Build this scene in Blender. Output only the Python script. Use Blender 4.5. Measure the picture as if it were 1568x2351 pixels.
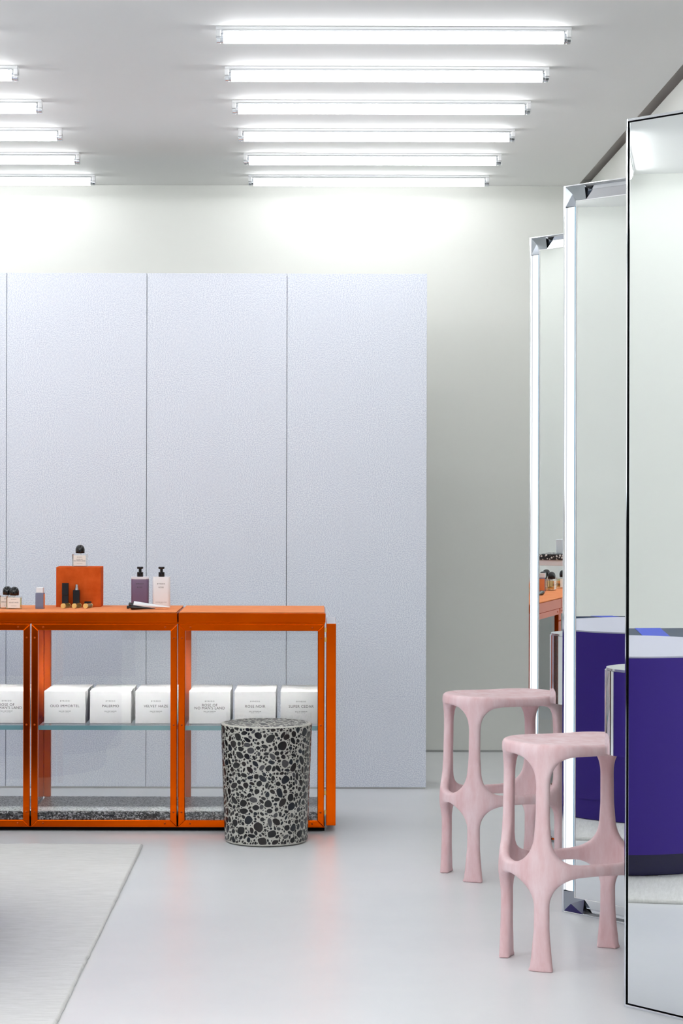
import bpy, bmesh, math, random
import numpy as np
from mathutils import Vector, Matrix

# ------------------------------------------------------------------ clear
for o in list(bpy.data.objects):
    bpy.data.objects.remove(o, do_unlink=True)
SC = bpy.context.scene
COL = SC.collection
PI = math.pi
random.seed(7)

# ------------------------------------------------------------------ camera, world, exposure
F_PX, EYE = 5100.0, 1.42
cam_d = bpy.data.cameras.new('camera')
cam = bpy.data.objects.new('camera', cam_d)
COL.objects.link(cam)
cam_d.sensor_fit = 'HORIZONTAL'
cam_d.sensor_width = 24.0
cam_d.lens = 24.0 * F_PX / 1568.0
cam_d.shift_x = (784 - 727) / 1568.0
cam_d.shift_y = -(1175.5 - 1117) / 1568.0
cam_d.clip_start = 0.05
cam.location = (0, 0, EYE)
cam.rotation_euler = (PI / 2, -0.0024, 0)
SC.camera = cam

SKY_POWER = 1.5          # sky light entering by the unseen window added for brightness
w = bpy.data.worlds.new('world')
SC.world = w
w.use_nodes = True
w.node_tree.nodes['Background'].inputs[0].default_value = (0.96, 0.98, 1, 1)
w.node_tree.nodes['Background'].inputs[1].default_value = SKY_POWER

SC.view_settings.view_transform = 'Standard'
SC.view_settings.look = 'None'
SC.view_settings.gamma = 1.0
SC.view_settings.use_curve_mapping = False
SC.view_settings.exposure = 0.22
SC.cycles.use_light_tree = False
SC.cycles.max_bounces = 7
SC.cycles.diffuse_bounces = 5
SC.cycles.glossy_bounces = 5
SC.cycles.transmission_bounces = 4
SC.cycles.transparent_max_bounces = 24
SC.cycles.caustics_reflective = False
SC.cycles.caustics_refractive = False
TUBE_POWER = 14.0          # radiance of the ceiling tubes
MIRROR_TUBE_POWER = 0.72   # radiance of the light bars in the mirror frames
CASE_STRIP_POWER = 180.0    # radiance of the light strips in the display cases

# ------------------------------------------------------------------ materials
def srgb(r, g, b):
    def f(c):
        c /= 255.0
        return c / 12.92 if c <= 0.04045 else ((c + 0.055) / 1.055) ** 2.4
    return (f(r), f(g), f(b), 1.0)

def mat(name, col, rough=0.5, metal=0.0, spec=0.5, emit=None, power=0.0, coat=0.0):
    m = bpy.data.materials.new(name)
    m.use_nodes = True
    b = m.node_tree.nodes['Principled BSDF']
    b.inputs['Base Color'].default_value = col
    b.inputs['Roughness'].default_value = rough
    b.inputs['Metallic'].default_value = metal
    b.inputs['Specular IOR Level'].default_value = spec
    if coat:
        b.inputs['Coat Weight'].default_value = coat
        b.inputs['Coat Roughness'].default_value = 0.05
    if emit:
        b.inputs['Emission Color'].default_value = emit
        b.inputs['Emission Strength'].default_value = power
    return m

def nodes(m):
    nt = m.node_tree
    return nt, nt.nodes['Principled BSDF']

def add_noise_colour(m, c1, c2, scale=(1, 1, 1), nscale=10.0, detail=6.0, lo=0.35, hi=0.65, rough=0.6):
    nt, b = nodes(m)
    tc = nt.nodes.new('ShaderNodeTexCoord')
    mp = nt.nodes.new('ShaderNodeMapping')
    mp.inputs['Scale'].default_value = scale
    n = nt.nodes.new('ShaderNodeTexNoise')
    n.inputs['Scale'].default_value = nscale
    n.inputs['Detail'].default_value = detail
    n.inputs['Roughness'].default_value = rough
    r = nt.nodes.new('ShaderNodeValToRGB')
    r.color_ramp.elements[0].position = lo
    r.color_ramp.elements[0].color = c1
    r.color_ramp.elements[1].position = hi
    r.color_ramp.elements[1].color = c2
    nt.links.new(tc.outputs['Object'], mp.inputs['Vector'])
    nt.links.new(mp.outputs['Vector'], n.inputs['Vector'])
    nt.links.new(n.outputs['Fac'], r.inputs['Fac'])
    nt.links.new(r.outputs['Color'], b.inputs['Base Color'])
    return mp, n

def add_bump(m, nscale, strength, dist=0.002, scale=(1, 1, 1), detail=3.0):
    nt, b = nodes(m)
    tc = nt.nodes.new('ShaderNodeTexCoord')
    mp = nt.nodes.new('ShaderNodeMapping')
    mp.inputs['Scale'].default_value = scale
    n = nt.nodes.new('ShaderNodeTexNoise')
    n.inputs['Scale'].default_value = nscale
    n.inputs['Detail'].default_value = detail
    bp = nt.nodes.new('ShaderNodeBump')
    bp.inputs['Strength'].default_value = strength
    bp.inputs['Distance'].default_value = dist
    nt.links.new(tc.outputs['Object'], mp.inputs['Vector'])
    nt.links.new(mp.outputs['Vector'], n.inputs['Vector'])
    nt.links.new(n.outputs['Fac'], bp.inputs['Height'])
    nt.links.new(bp.outputs['Normal'], b.inputs['Normal'])

def glass_mat(name, tint=(1, 1, 1, 1), refl=1.0, rough=0.0, ior=1.45):
    """thin clear pane: straight-through light plus a Fresnel reflection"""
    m = bpy.data.materials.new(name)
    m.use_nodes = True
    nt = m.node_tree
    nt.nodes.clear()
    out = nt.nodes.new('ShaderNodeOutputMaterial')
    mix = nt.nodes.new('ShaderNodeMixShader')
    tr = nt.nodes.new('ShaderNodeBsdfTransparent')
    tr.inputs[0].default_value = tint
    gl = nt.nodes.new('ShaderNodeBsdfGlossy')
    gl.inputs['Color'].default_value = (refl, refl, refl, 1)
    gl.inputs['Roughness'].default_value = rough
    fr = nt.nodes.new('ShaderNodeFresnel')
    fr.inputs['IOR'].default_value = ior
    nt.links.new(fr.outputs[0], mix.inputs[0])
    nt.links.new(tr.outputs[0], mix.inputs[1])
    nt.links.new(gl.outputs[0], mix.inputs[2])
    nt.links.new(mix.outputs[0], out.inputs[0])
    return m

M = {}
M['floor'] = mat('floor_resin', srgb(236, 238, 240), 0.32, spec=0.34)
add_noise_colour(M['floor'], srgb(234, 236, 239), srgb(241, 242, 244), (1, 1, 1), 1.6, 5, 0.3, 0.7)
add_bump(M['floor'], 2.2, 0.05, 0.004)
M['wall'] = mat('wall_paint', srgb(233, 234, 229), 0.65, spec=0.2)
M['ceiling'] = mat('ceiling_paint', srgb(240, 240, 239), 0.7, spec=0.15)
M['gap'] = mat('shadow_gap', srgb(205, 200, 196), 0.8)
M['riser'] = mat('added_dark', srgb(46, 42, 42), 0.7)  # for the unseen dark board added behind the viewpoint
M['base'] = mat('base_trim', srgb(196, 197, 196), 0.5)
M['panel'] = mat('panel_metallic_cloth', srgb(205, 210, 222), 0.5, spec=0.4)
mp, n = add_noise_colour(M['panel'], srgb(206, 212, 227), srgb(244, 248, 255), (1, 1, 1), 210.0, 2, 0.34, 0.66)
add_bump(M['panel'], 210.0, 0.07, 0.001, detail=1.0)
M['panel_core'] = mat('panel_core', srgb(120, 122, 128), 0.7)
M['white_metal'] = mat('white_metal', srgb(240, 241, 242), 0.35)
M['chrome'] = mat('chrome', (0.82, 0.84, 0.87, 1), 0.06, 1.0)
M['steel'] = mat('brushed_steel', (0.72, 0.75, 0.79, 1), 0.2, 1.0)
M['corner'] = mat('smoked_chrome', (0.40, 0.43, 0.47, 1), 0.12, 1.0)
M['mirror'] = mat('mirror_silver', (0.87, 0.90, 0.895, 1), 0.0, 1.0)
M['black'] = mat('black_gloss', srgb(14, 14, 16), 0.18)
M['black_matt'] = mat('black_matt', srgb(9, 8, 9), 0.7, spec=0.2)
M['tube'] = mat('lit_tube', (1, 1, 1, 1), 0.4, emit=(0.97, 0.985, 1, 1), power=TUBE_POWER)
M['mtube'] = mat('lit_mirror_bar', (1, 1, 1, 1), 0.4, emit=(0.95, 0.975, 1, 1), power=MIRROR_TUBE_POWER)
M['strip'] = mat('lit_case_strip', (1, 1, 1, 1), 0.4, emit=(1, 0.98, 0.95, 1), power=CASE_STRIP_POWER)
M['orange'] = mat('orange_anodised', srgb(224, 84, 0), 0.20, 1.0)
add_noise_colour(M['orange'], srgb(220, 80, 0), srgb(229, 89, 0), (1, 1, 1), 4.0, 4)
M['post'] = mat('orange_satin', srgb(242, 104, 14), 0.35, 0.35)
M['suede'] = mat('orange_suede', srgb(226, 120, 66), 0.85, spec=0.15)
add_noise_colour(M['suede'], srgb(238, 142, 88), srgb(246, 158, 106), (1, 1, 1), 14.0, 8, 0.3, 0.7)
M['suede_dark'] = mat('rust_suede', srgb(208, 88, 30), 0.9, spec=0.1)
add_noise_colour(M['suede_dark'], srgb(196, 78, 22), srgb(218, 98, 40), (1, 1, 1), 22.0, 8, 0.3, 0.7)
M['screw'] = mat('screw_head', srgb(170, 72, 30), 0.35, 1.0)
M['granite'] = mat('granite', srgb(200, 198, 200), 0.35)
nt, b = nodes(M['granite'])
_tc = nt.nodes.new('ShaderNodeTexCoord')
_v = nt.nodes.new('ShaderNodeTexVoronoi'); _v.inputs['Scale'].default_value = 210
_s = nt.nodes.new('ShaderNodeSeparateColor')
_r = nt.nodes.new('ShaderNodeValToRGB')
_r.color_ramp.interpolation = 'CONSTANT'
_r.color_ramp.elements[0].position = 0.0; _r.color_ramp.elements[0].color = srgb(60, 58, 62)
_r.color_ramp.elements[1].position = 0.16; _r.color_ramp.elements[1].color = srgb(170, 168, 172)
_e = _r.color_ramp.elements.new(0.4); _e.color = srgb(222, 220, 222)
_e = _r.color_ramp.elements.new(0.8); _e.color = srgb(240, 238, 240)
nt.links.new(_tc.outputs['Object'], _v.inputs['Vector'])
nt.links.new(_v.outputs['Color'], _s.inputs[0])
nt.links.new(_s.outputs[0], _r.inputs['Fac'])
nt.links.new(_r.outputs['Color'], b.inputs['Base Color'])
M['granite_dark'] = M['granite'].copy(); M['granite_dark'].name = 'granite_edge_dark'  # darker copy of the granite for the front edge
for nd in M['granite_dark'].node_tree.nodes:
    if nd.type == 'VALTORGB':
        nd.color_ramp.elements[1].position = 0.42
        nd.color_ramp.elements[1].color = srgb(120, 118, 120)
        nd.color_ramp.elements[2].position = 0.72
        nd.color_ramp.elements[0].color = srgb(26, 26, 30)
        nd.color_ramp.elements[3].position = 0.88
M['glass'] = glass_mat('pane_glass', (0.985, 0.99, 0.99, 1))
M['glass_shelf'] = glass_mat('shelf_glass', (0.93, 0.97, 0.97, 1))
M['glass_edge'] = mat('glass_edge', srgb(150, 205, 210), 0.15, emit=None)
M['glass_blue'] = mat('glass_edge_blue', srgb(150, 185, 205), 0.1)
M['bottle_glass'] = glass_mat('bottle_glass', (0.93, 0.94, 0.93, 1), ior=1.5)
M['perfume'] = glass_mat('perfume_liquid', (0.93, 0.86, 0.62, 1), ior=1.2)
M['paper'] = mat('white_carton', srgb(244, 243, 244), 0.55, spec=0.3)
M['paper_edge'] = mat('cream_label', srgb(240, 236, 228), 0.6)
M['ink'] = mat('black_ink', srgb(38, 36, 40), 0.6)
M['lilac'] = mat('lilac_plastic', srgb(140, 142, 178), 0.25)
M['mauve'] = mat('mauve_soap', srgb(112, 92, 122), 0.25)
M['white_plastic'] = mat('white_plastic', srgb(238, 242, 246), 0.3)
M['frost'] = mat('frosted_plastic', srgb(226, 228, 236), 0.35)
M['gold'] = mat('gold_metal', srgb(236, 206, 128), 0.3, 0.25)
M['pink'] = mat('pink_resin', srgb(226, 188, 190), 0.5, spec=0.35)
add_noise_colour(M['pink'], srgb(229, 190, 192), srgb(243, 217, 220), (5, 5, 1.3), 5.0, 6, 0.32, 0.66, 0.62)
M['terrazzo'] = mat('terrazzo_cement', srgb(199, 198, 188), 0.3, spec=0.45)
add_noise_colour(M['terrazzo'], srgb(192, 191, 181), srgb(206, 205, 196), (1, 1, 1), 30.0, 5)
CHIP = [mat('chip_black', srgb(20, 21, 24), 0.25), mat('chip_brown', srgb(36, 31, 31), 0.25),
        mat('chip_blue', srgb(26, 32, 40), 0.25), mat('chip_grey', srgb(74, 74, 76), 0.25)]
M['rug'] = mat('wool_rug', srgb(214, 213, 208), 0.95, spec=0.05)
add_noise_colour(M['rug'], srgb(232, 231, 228), srgb(250, 249, 247), (3, 26, 3), 4.0, 8, 0.3, 0.66, 0.7)
add_bump(M['rug'], 60, 0.5, 0.004, (2, 14, 2), 6.0)
M['purple'] = mat('purple_lacquer', srgb(64, 44, 138), 0.45, spec=0.2)
M['navy'] = mat('navy_plinth', srgb(22, 14, 72), 0.3)
M['lavender'] = mat('lavender_top', srgb(196, 196, 212), 0.5)
M['blue'] = mat('blue_stripe', srgb(8, 60, 200), 0.5)
M['deepblue'] = mat('deep_navy_stripe', srgb(10, 40, 74), 0.5)
M['cushion_pattern'] = mat('speckled_tray', srgb(30, 32, 36), 0.4)

# ------------------------------------------------------------------ mesh helpers
def link(o, parent=None):
    COL.objects.link(o)
    if parent is not None:
        o.parent = parent
    return o

def finish(name, bm, m, parent=None, loc=(0, 0, 0), rot=(0, 0, 0), smooth=False, angle=None):
    me = bpy.data.meshes.new(name)
    bmesh.ops.recalc_face_normals(bm, faces=bm.faces)
    bm.to_mesh(me)
    bm.free()
    mats = m if isinstance(m, (list, tuple)) else [m]
    for k in mats:
        me.materials.append(k)
    if smooth:
        for p in me.polygons:
            p.use_smooth = True
        if angle:
            me.set_sharp_from_angle(angle=angle)
    o = bpy.data.objects.new(name, me)
    o.location = loc
    o.rotation_euler = rot
    return link(o, parent)

def copy_part(src, parent, loc=None, rot=None, name=None):
    o = src.copy()
    if name:
        o.name = name
    COL.objects.link(o)
    o.parent = parent
    if loc is not None:
        o.location = loc
    if rot is not None:
        o.rotation_euler = rot
    return o

def tag(o, label=None, cat=None, group=None, kind=None):
    if label: o['label'] = label
    if cat: o['category'] = cat
    if group: o['group'] = group
    if kind: o['kind'] = kind
    return o

def empty(name, loc=(0, 0, 0), rz=0.0):
    o = bpy.data.objects.new(name, None)
    o.empty_display_size = 0.05
    o.location = loc
    o.rotation_euler = (0, 0, rz)
    return link(o)

def copy_tree(src, parent=None, loc=None):
    c = src.copy()
    COL.objects.link(c)
    c.parent = parent
    if loc is not None:
        c.location = loc
    for ch in list(src.children):
        copy_tree(ch, c)
    return c

def bm_box(x0, x1, y0, y1, z0, z1, bevel=0.0, seg=2, bm=None):
    own = bm is None
    b = bmesh.new()
    vs = [b.verts.new(p) for p in [(x0, y0, z0), (x1, y0, z0), (x1, y1, z0), (x0, y1, z0),
                                   (x0, y0, z1), (x1, y0, z1), (x1, y1, z1), (x0, y1, z1)]]
    for f in [(0, 3, 2, 1), (4, 5, 6, 7), (0, 1, 5, 4), (1, 2, 6, 5), (2, 3, 7, 6), (3, 0, 4, 7)]:
        b.faces.new([vs[i] for i in f])
    if bevel > 0:
        bmesh.ops.bevel(b, geom=list(b.edges), offset=bevel, segments=seg, profile=0.5, affect='EDGES')
    if own:
        return b
    me = bpy.data.meshes.new('tmp')
    b.to_mesh(me); b.free()
    bm.from_mesh(me)
    bpy.data.meshes.remove(me)
    return bm

def bm_prism(pts, axis, a0, a1, bevel=0.0, seg=2):
    """extrude a closed polygon; axis 'z': pts are (x,y); 'y': (x,z); 'x': (y,z)"""
    b = bmesh.new()
    def P(p, a):
        return {'z': (p[0], p[1], a), 'y': (p[0], a, p[1]), 'x': (a, p[0], p[1])}[axis]
    lo = [b.verts.new(P(p, a0)) for p in pts]
    hi = [b.verts.new(P(p, a1)) for p in pts]
    n = len(pts)
    caps = [b.faces.new(lo[::-1]), b.faces.new(hi)]
    for i in range(n):
        b.faces.new([lo[i], lo[(i + 1) % n], hi[(i + 1) % n], hi[i]])
    if bevel > 0:
        es = list({e for f in caps for e in f.edges})
        bmesh.ops.bevel(b, geom=es, offset=bevel, segments=seg, profile=0.5, affect='EDGES')
    return b

def bm_lathe(prof, n=48, axis='z', close=True):
    """prof: (radius, height) from bottom to top"""
    b = bmesh.new()
    rings = []
    for r, h in prof:
        if r < 1e-6:
            p = {'z': (0, 0, h), 'x': (h, 0, 0), 'y': (0, h, 0)}[axis]
            rings.append([b.verts.new(p)])
        else:
            row = []
            for i in range(n):
                a = 2 * PI * i / n
                c, s = r * math.cos(a), r * math.sin(a)
                row.append(b.verts.new({'z': (c, s, h), 'x': (h, c, s), 'y': (c, h, s)}[axis]))
            rings.append(row)
    for r0, r1 in zip(rings, rings[1:]):
        if len(r0) == 1 and len(r1) == 1:
            continue
        for i in range(n):
            j = (i + 1) % n
            if len(r0) == 1:
                b.faces.new([r0[0], r1[j], r1[i]])
            elif len(r1) == 1:
                b.faces.new([r0[i], r0[j], r1[0]])
            else:
                b.faces.new([r0[i], r0[j], r1[j], r1[i]])
    if close:
        if len(rings[0]) > 1: b.faces.new(rings[0][::-1])
        if len(rings[-1]) > 1: b.faces.new(rings[-1])
    return b

def rounded_rect(x0, x1, y0, y1, r, n=8):
    pts = []
    for cx, cy, a in [(x1 - r, y1 - r, 0), (x0 + r, y1 - r, PI / 2), (x0 + r, y0 + r, PI), (x1 - r, y0 + r, 1.5 * PI)]:
        for i in range(n + 1):
            t = a + PI / 2 * i / n
            pts.append((cx + r * math.cos(t), cy + r * math.sin(t)))
    return pts

def text(body, size, m, parent, loc, rot=(PI / 2, 0, 0), name='lettering', spacing=1.08, line=1.0, bold=0.0):
    c = bpy.data.curves.new('t', 'FONT')
    c.body = body
    c.size = size * 100      # filled large, scaled down below, so that thin strokes fill cleanly
    c.align_x = 'CENTER'
    c.align_y = 'CENTER'
    c.space_character = spacing
    c.space_line = line
    c.resolution_u = 3
    c.offset = 0.0
    t = bpy.data.objects.new('t', c)
    COL.objects.link(t)
    dg = bpy.context.evaluated_depsgraph_get()
    me = bpy.data.meshes.new_from_object(t.evaluated_get(dg))
    bpy.data.objects.remove(t, do_unlink=True)
    me.transform(Matrix.Scale(.01, 4))
    me.materials.clear()
    me.materials.append(m)
    me.name = name
    o = bpy.data.objects.new(name, me)
    o.location = loc
    o.rotation_euler = rot
    return link(o, parent)

def struct(name, bm, m, label, cat, parent=None, **k):
    o = finish(name, bm, m, parent, **k)
    if parent is None:
        tag(o, label, cat, kind='structure')
    return o

# ------------------------------------------------------------------ the room
XL, XR, YB, YF, H = -4.55, 1.44, 11.89, -2.2, 3.03
YP, PANEL_H = 10.43, 2.42         # front of the panelled display wall, its height
XCE = 1.39                        # right edge of the ceiling board
struct('floor', bm_box(XL - .1, XR + .12, YF - .1, YB + .1, -.1, 0), M['floor'], 'pale grey glossy poured resin floor', 'floor')
struct('ceiling', bm_box(XL - .1, XCE, YF - .1, YB - .014, H, H + .06), M['ceiling'], 'flat white ceiling carrying rows of tube lights', 'ceiling')
struct('wall_back', bm_box(XL - .1, XR + .12, YB, YB + .1, .012, H + .1), M['wall'], 'off-white back wall behind the panelled partition', 'wall')
struct('wall_right', bm_box(XR, XR + .03, YF, YB, .012, H), M['wall'], 'off-white right wall behind the tall mirrors', 'wall')
struct('wall_left', bm_box(XL - .1, XL, YF, YB, 0, H + .1), M['wall'], 'off-white left wall seen only in the mirrors', 'wall')
wf = bm_box(XL - .1, XR + .12, YF - .1, YF, 2.75, H + .1)
bm_box(XL - .1, -4.3, YF - .1, YF, 0, 2.75, bm=wf)
bm_box(1.2, XR + .12, YF - .1, YF, 0, 2.75, bm=wf)
struct('wall_front', wf, M['wall'], 'off-white shopfront wall behind the viewpoint', 'wall')
struct('wall_added_dark', bm_box(-4.3, 1.2, YF - .1, YF, 0, 1.30), M['riser'], 'unseen dark board added behind the viewpoint to darken metal reflections', 'wall')  # unseen, added so the orange metal has something dark to reflect
wn = bm_box(-4.3, 1.2, YF - .07, YF - .03, 1.30, 1.36)
bm_box(-4.3, 1.2, YF - .07, YF - .03, 2.69, 2.75, bm=wn)
for k in range(4):
    xx = -4.3 + 5.44 * k / 3
    bm_box(xx, xx + .06, YF - .07, YF - .03, 1.36, 2.69, bm=wn)
win = struct('added_window', wn, M['steel'], 'unseen glazed window added behind the viewpoint to brighten the room', 'window')  # unseen window added as an extra light source for the room
for k in range(3):
    xx = -4.3 + 5.44 * k / 3
    finish('pane', bm_box(xx + .06, xx + 5.44 / 3, YF - .054, YF - .046, 1.36, 2.69), M['glass'], win)
# recessed shadow gap along the right edge of the ceiling
g = bm_box(XR + .03, XR + .10, YF, YB, 0, H + .035)
bm_box(XCE + .001, XR + .10, YF, YB, H + .035, H + .06, bm=g)
struct('trim_1', g, M['gap'], 'dark recessed shadow gap between ceiling and right wall', 'trim')
g = bm_box(XL, XR, YB + .008, YB + .03, 0, .012)
struct('baseboard_back', g, M['base'], 'thin grey recessed base strip under the back wall', 'baseboard')
struct('baseboard_right', bm_box(XR + .008, XR + .03, YF, YB, 0, .012), M['base'], 'thin grey recessed base strip under the right wall', 'baseboard')

# the panelled display wall
PX = [.517 - .658 * i for i in range(7)]
pw = finish('wall_display', bm_box(PX[-1] + .004, PX[0] - .012, YP + .026, YP + .30, .0, PANEL_H - .01), M['panel_core'])
tag(pw, 'freestanding partition faced with tall shimmering pale blue-grey panels', 'partition', kind='structure')
first = None
for i in range(6):
    if first is None:
        first = finish('panel', bm_box(.0012, .658 - .0012, 0, .024, 0, PANEL_H - .009, .0012, 1), M['panel'], pw)
        o = first
    else:
        o = copy_part(first, pw)
    o.location = (PX[i + 1], YP, .009)
finish('base_rail', bm_box(PX[-1] + .004, PX[0] - .004, YP + .006, YP + .0258, 0, .0085), M['base'], pw)

# ------------------------------------------------------------------ ceiling tube lights
def make_batten():
    t = empty('tube_light')
    L = 1.245
    finish('mounting_channel', bm_box(-L / 2, L / 2, -.030, .030, -.011, 0, .0015, 1), M['white_metal'], t)
    finish('reflector', bm_box(-L / 2 + .022, L / 2 - .022, -.028, .028, -.017, -.011, .001, 1), M['chrome'], t)
    tb = finish('tube', bm_lathe([(.019, -.597), (.019, .597)], 10, 'x'), M['tube'], t, (0, 0, -.036), smooth=True, angle=.6)
    for s in (-1, 1):
        finish('end_bracket', bm_box(min(s * L / 2, s * (L / 2 - .016)), max(s * L / 2, s * (L / 2 - .016)), -.024, .024, -.034, -.010, .0015, 1), M['white_metal'], t)
        h = finish('lamp_holder', bm_lathe([(.016, -.0085), (.018, -.006), (.018, .006), (.016, .0085)], 18, 'x'), M['chrome'], t, (s * (L / 2 - .0085), 0, -.0375), smooth=True, angle=.6)
        finish('tube_cap', bm_lathe([(.0175, -.006), (.0175, .006)], 18, 'x'), M['steel'], t, (s * (.597 + .004), 0, -.036), smooth=True, angle=.6)
    return t

bat = make_batten()
Z_ROWS = [EYE and (1.61 * F_PX / d) for d in (1053, 962, 885, 820, 764, 714)]
ORD = ['nearest', 'second nearest', 'third', 'fourth', 'fifth', 'farthest']
used = False
def place_batten(x, y, label, group):
    global used
    o = bat if not used else copy_tree(bat)
    used = True
    o.location = (x, y, H)
    tag(o, label, 'light', group)
XC = [.266, -1.772, -3.78]
for i, y in enumerate(Z_ROWS):
    place_batten(XC[0], y, 'glowing fluorescent ceiling tube, %s of the six in the central row' % ORD[i], 'central row of ceiling tubes')
for i, y in enumerate(Z_ROWS):
    place_batten(XC[1], y, 'glowing fluorescent ceiling tube, %s in the row cut off by the left edge' % ORD[i], 'left row of ceiling tubes')
for i, y in enumerate(Z_ROWS):
    place_batten(XC[2], y, 'unseen fluorescent ceiling tube added beside the left wall for brightness', 'added row of ceiling tubes by the left wall')  # unseen row added to brighten the room
dy = (Z_ROWS[-1] - Z_ROWS[0]) / 5
for x in XC:
    for k in range(13):
        place_batten(x, Z_ROWS[0] - dy * (2.1 + .82 * k), 'unseen fluorescent ceiling tube added near the viewpoint for brightness', 'added ceiling tubes near the viewpoint')  # unseen tubes added to raise the overall brightness

# ------------------------------------------------------------------ rug
def make_rug():
    x0, x1, y0, y1, t = -3.6, -.684, 4.2, 8.75, .014
    nx, ny = 90, 150
    rng = np.random.default_rng(3)
    b = bmesh.new()
    top = []
    for j in range(ny + 1):
        row = []
        for i in range(nx + 1):
            x = x0 + (x1 - x0) * (1 - (1 - i / nx) ** 1.6)
            y = y0 + (y1 - y0) * j / ny
            z = t + rng.normal(0, .0004)
            if i in (0, nx): x += rng.normal(0, .0011); z -= .003
            if j in (0, ny): y += rng.normal(0, .003); z -= .003
            row.append(b.verts.new((x, y, z)))
        top.append(row)
    for j in range(ny):
        for i in range(nx):
            b.faces.new([top[j][i], top[j][i + 1], top[j + 1][i + 1], top[j + 1][i]])
    ring = [top[0][i] for i in range(nx + 1)] + [top[j][nx] for j in range(1, ny + 1)] + \
           [top[ny][i] for i in range(nx - 1, -1, -1)] + [top[j][0] for j in range(ny - 1, 0, -1)]
    cx, cy = (x0 + x1) / 2, (y0 + y1) / 2
    mid, low = [], []
    for v in ring:
        x, y, z = v.co
        ex = .004 if abs(x - x1) < .01 else (-.004 if abs(x - x0) < .01 else 0)
        ey = .004 if abs(y - y1) < .012 else (-.004 if abs(y - y0) < .012 else 0)
        mid.append(b.verts.new((x + ex, y + ey, z * .5)))
        low.append(b.verts.new((x + ex * .3, y + ey * .3, 0.0005)))
    n = len(ring)
    for i in range(n):
        j = (i + 1) % n
        b.faces.new([ring[i], mid[i], mid[j], ring[j]])
        b.faces.new([mid[i], low[i], low[j], mid[j]])
    o = finish('rug', b, M['rug'], smooth=True)
    tag(o, 'pale cream wool rug lying on the floor at the lower left', 'rug')
make_rug()

# ------------------------------------------------------------------ display cases and worktops
YC0, YC1 = 9.13, 9.61            # front and back of the cases
CW = .605
CX = [.036 - CW * i for i in range(5)]    # unit boundaries from the right
SHELF_Z = .432

def make_case():
    """local x 0..CW from the left edge, local y 0 at the front"""
    t = empty('display_case')
    D = YC1 - YC0
    z0, z1, f = .020, .853, .027
    x0, x1 = .003, CW - .003
    # mitred door frame: four rails
    y0, y1 = 0.0, .022
    fr = lambda pts, nm: finish(nm, bm_prism(pts, 'y', y0, y1, .0022, 2), M['orange'], t)
    e = .0005
    top = fr([(x0, z1), (x1, z1), (x1 - f, z1 - f), (x0 + f, z1 - f)], 'door_rail')
    bot = fr([(x0, z0), (x0 + f, z0 + f), (x1 - f, z0 + f), (x1, z0)], 'door_rail')
    lf = fr([(x0, z0 + e), (x0, z1 - e), (x0 + f, z1 - f), (x0 + f, z0 + f)], 'door_stile')
    rt = fr([(x1, z0 + e), (x1 - f, z0 + f), (x1 - f, z1 - f), (x1, z1 - e)], 'door_stile')
    # lip around the door, slightly behind the frame
    lip = bm_box(.0005, CW - .0005, .004, .030, z1 + .0003, z1 + .0070)
    bm_box(.0005, CW - .0005, .018, .030, z0 - .004, z0 - .001, bm=lip)
    finish('door_lip', lip, M['orange'], t)
    finish('door_pane', bm_box(x0 + f - .004, x1 - f + .004, .010, .016, z0 + f - .004, z1 - f + .004), M['glass'], t)
    # screws
    scr = finish('screw', bm_lathe([(.0042, 0), (.0042, .0012), (.0018, .0022), (.0018, .0010), (0, .0010)], 14, 'y', False), M['screw'], top)
    pos = [(top, x0 + f + .022, z1 - f * .5), (top, x1 - f - .022, z1 - f * .5), (bot, x0 + f + .022, z0 + f * .5), (bot, x1 - f - .022, z0 + f * .5)]
    for zz in (z0 + f + .033, .438, z1 - f - .03):
        pos += [(lf, x0 + f * .5, zz), (rt, x1 - f * .5, zz)]
    for k, (p, x, z) in enumerate(pos):
        s = scr if k == 0 else copy_part(scr, p)
        s.location = (x, .0002, z); s.rotation_euler = (0, 0, PI)
    # posts at the back
    for s in (0, 1):
        cx = 0 if s == 0 else CW
        xa, xb = (.0005, .029) if s == 0 else (CW - .029, CW - .0005)
        finish('back_post', bm_box(xa, xb, D - .03, D - .0012, .0795, z1, .0015, 1), M['post'], t)
    finish('back_pane', bm_box(.028, CW - .028, D - .018, D - .012, .0795, z1 - .001), M['glass'], t)
    # base
    finish('plinth', bm_box(.0, CW, .035, D - .02, 0, z0 - .0005), M['black_matt'], t)
    sl = finish('stone_base', bm_box(.006, CW - .006, .032, D - .002, .052, .079, .001, 1), M['granite'], t)
    sf = bm_box(.006, CW - .006, .0265, .0315, .0655, .0775)
    bm_box(.006, CW - .006, .0265, .0315, z0, .0640, bm=sf)
    finish('stone_edge', sf, M['granite_dark'], t)
    finish('base_tray', bm_box(.004, CW - .004, .032, D - .002, z0, .0515), M['black_matt'], t)
    # shelf
    sh = finish('glass_shelf', bm_box(.006, CW - .006, .034, D - .035, SHELF_Z - .0185, SHELF_Z), M['glass_shelf'], t)
    finish('shelf_edge', bm_box(.030, CW - .006, .030, .0335, SHELF_Z - .0185, SHELF_Z), M['glass_edge'], sh)
    finish('refracted_post', bm_box(.004, .029, .030, D - .04, SHELF_Z - .0175, SHELF_Z - .002), M['steel'], t)  # solid bar standing in for the post refracted through the shelf edge
    finish('light_block', bm_box(.001, CW - .001, .0305, D - .001, z1 + .0005, z1 + .007), M['orange'], t)  # added plate blocking strip light above the door
    finish('light_strip', bm_box(.04, CW - .04, .0235, .0315, z1 - .022, z1 - .012), M['strip'], t)
    finish('strip_baffle', bm_box(.035, CW - .035, .0325, .0345, z1 - .0226, z1 - .0005), M["white_metal"], t)  # unseen baffle added to keep strip light off the panels behind
    return t

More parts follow.
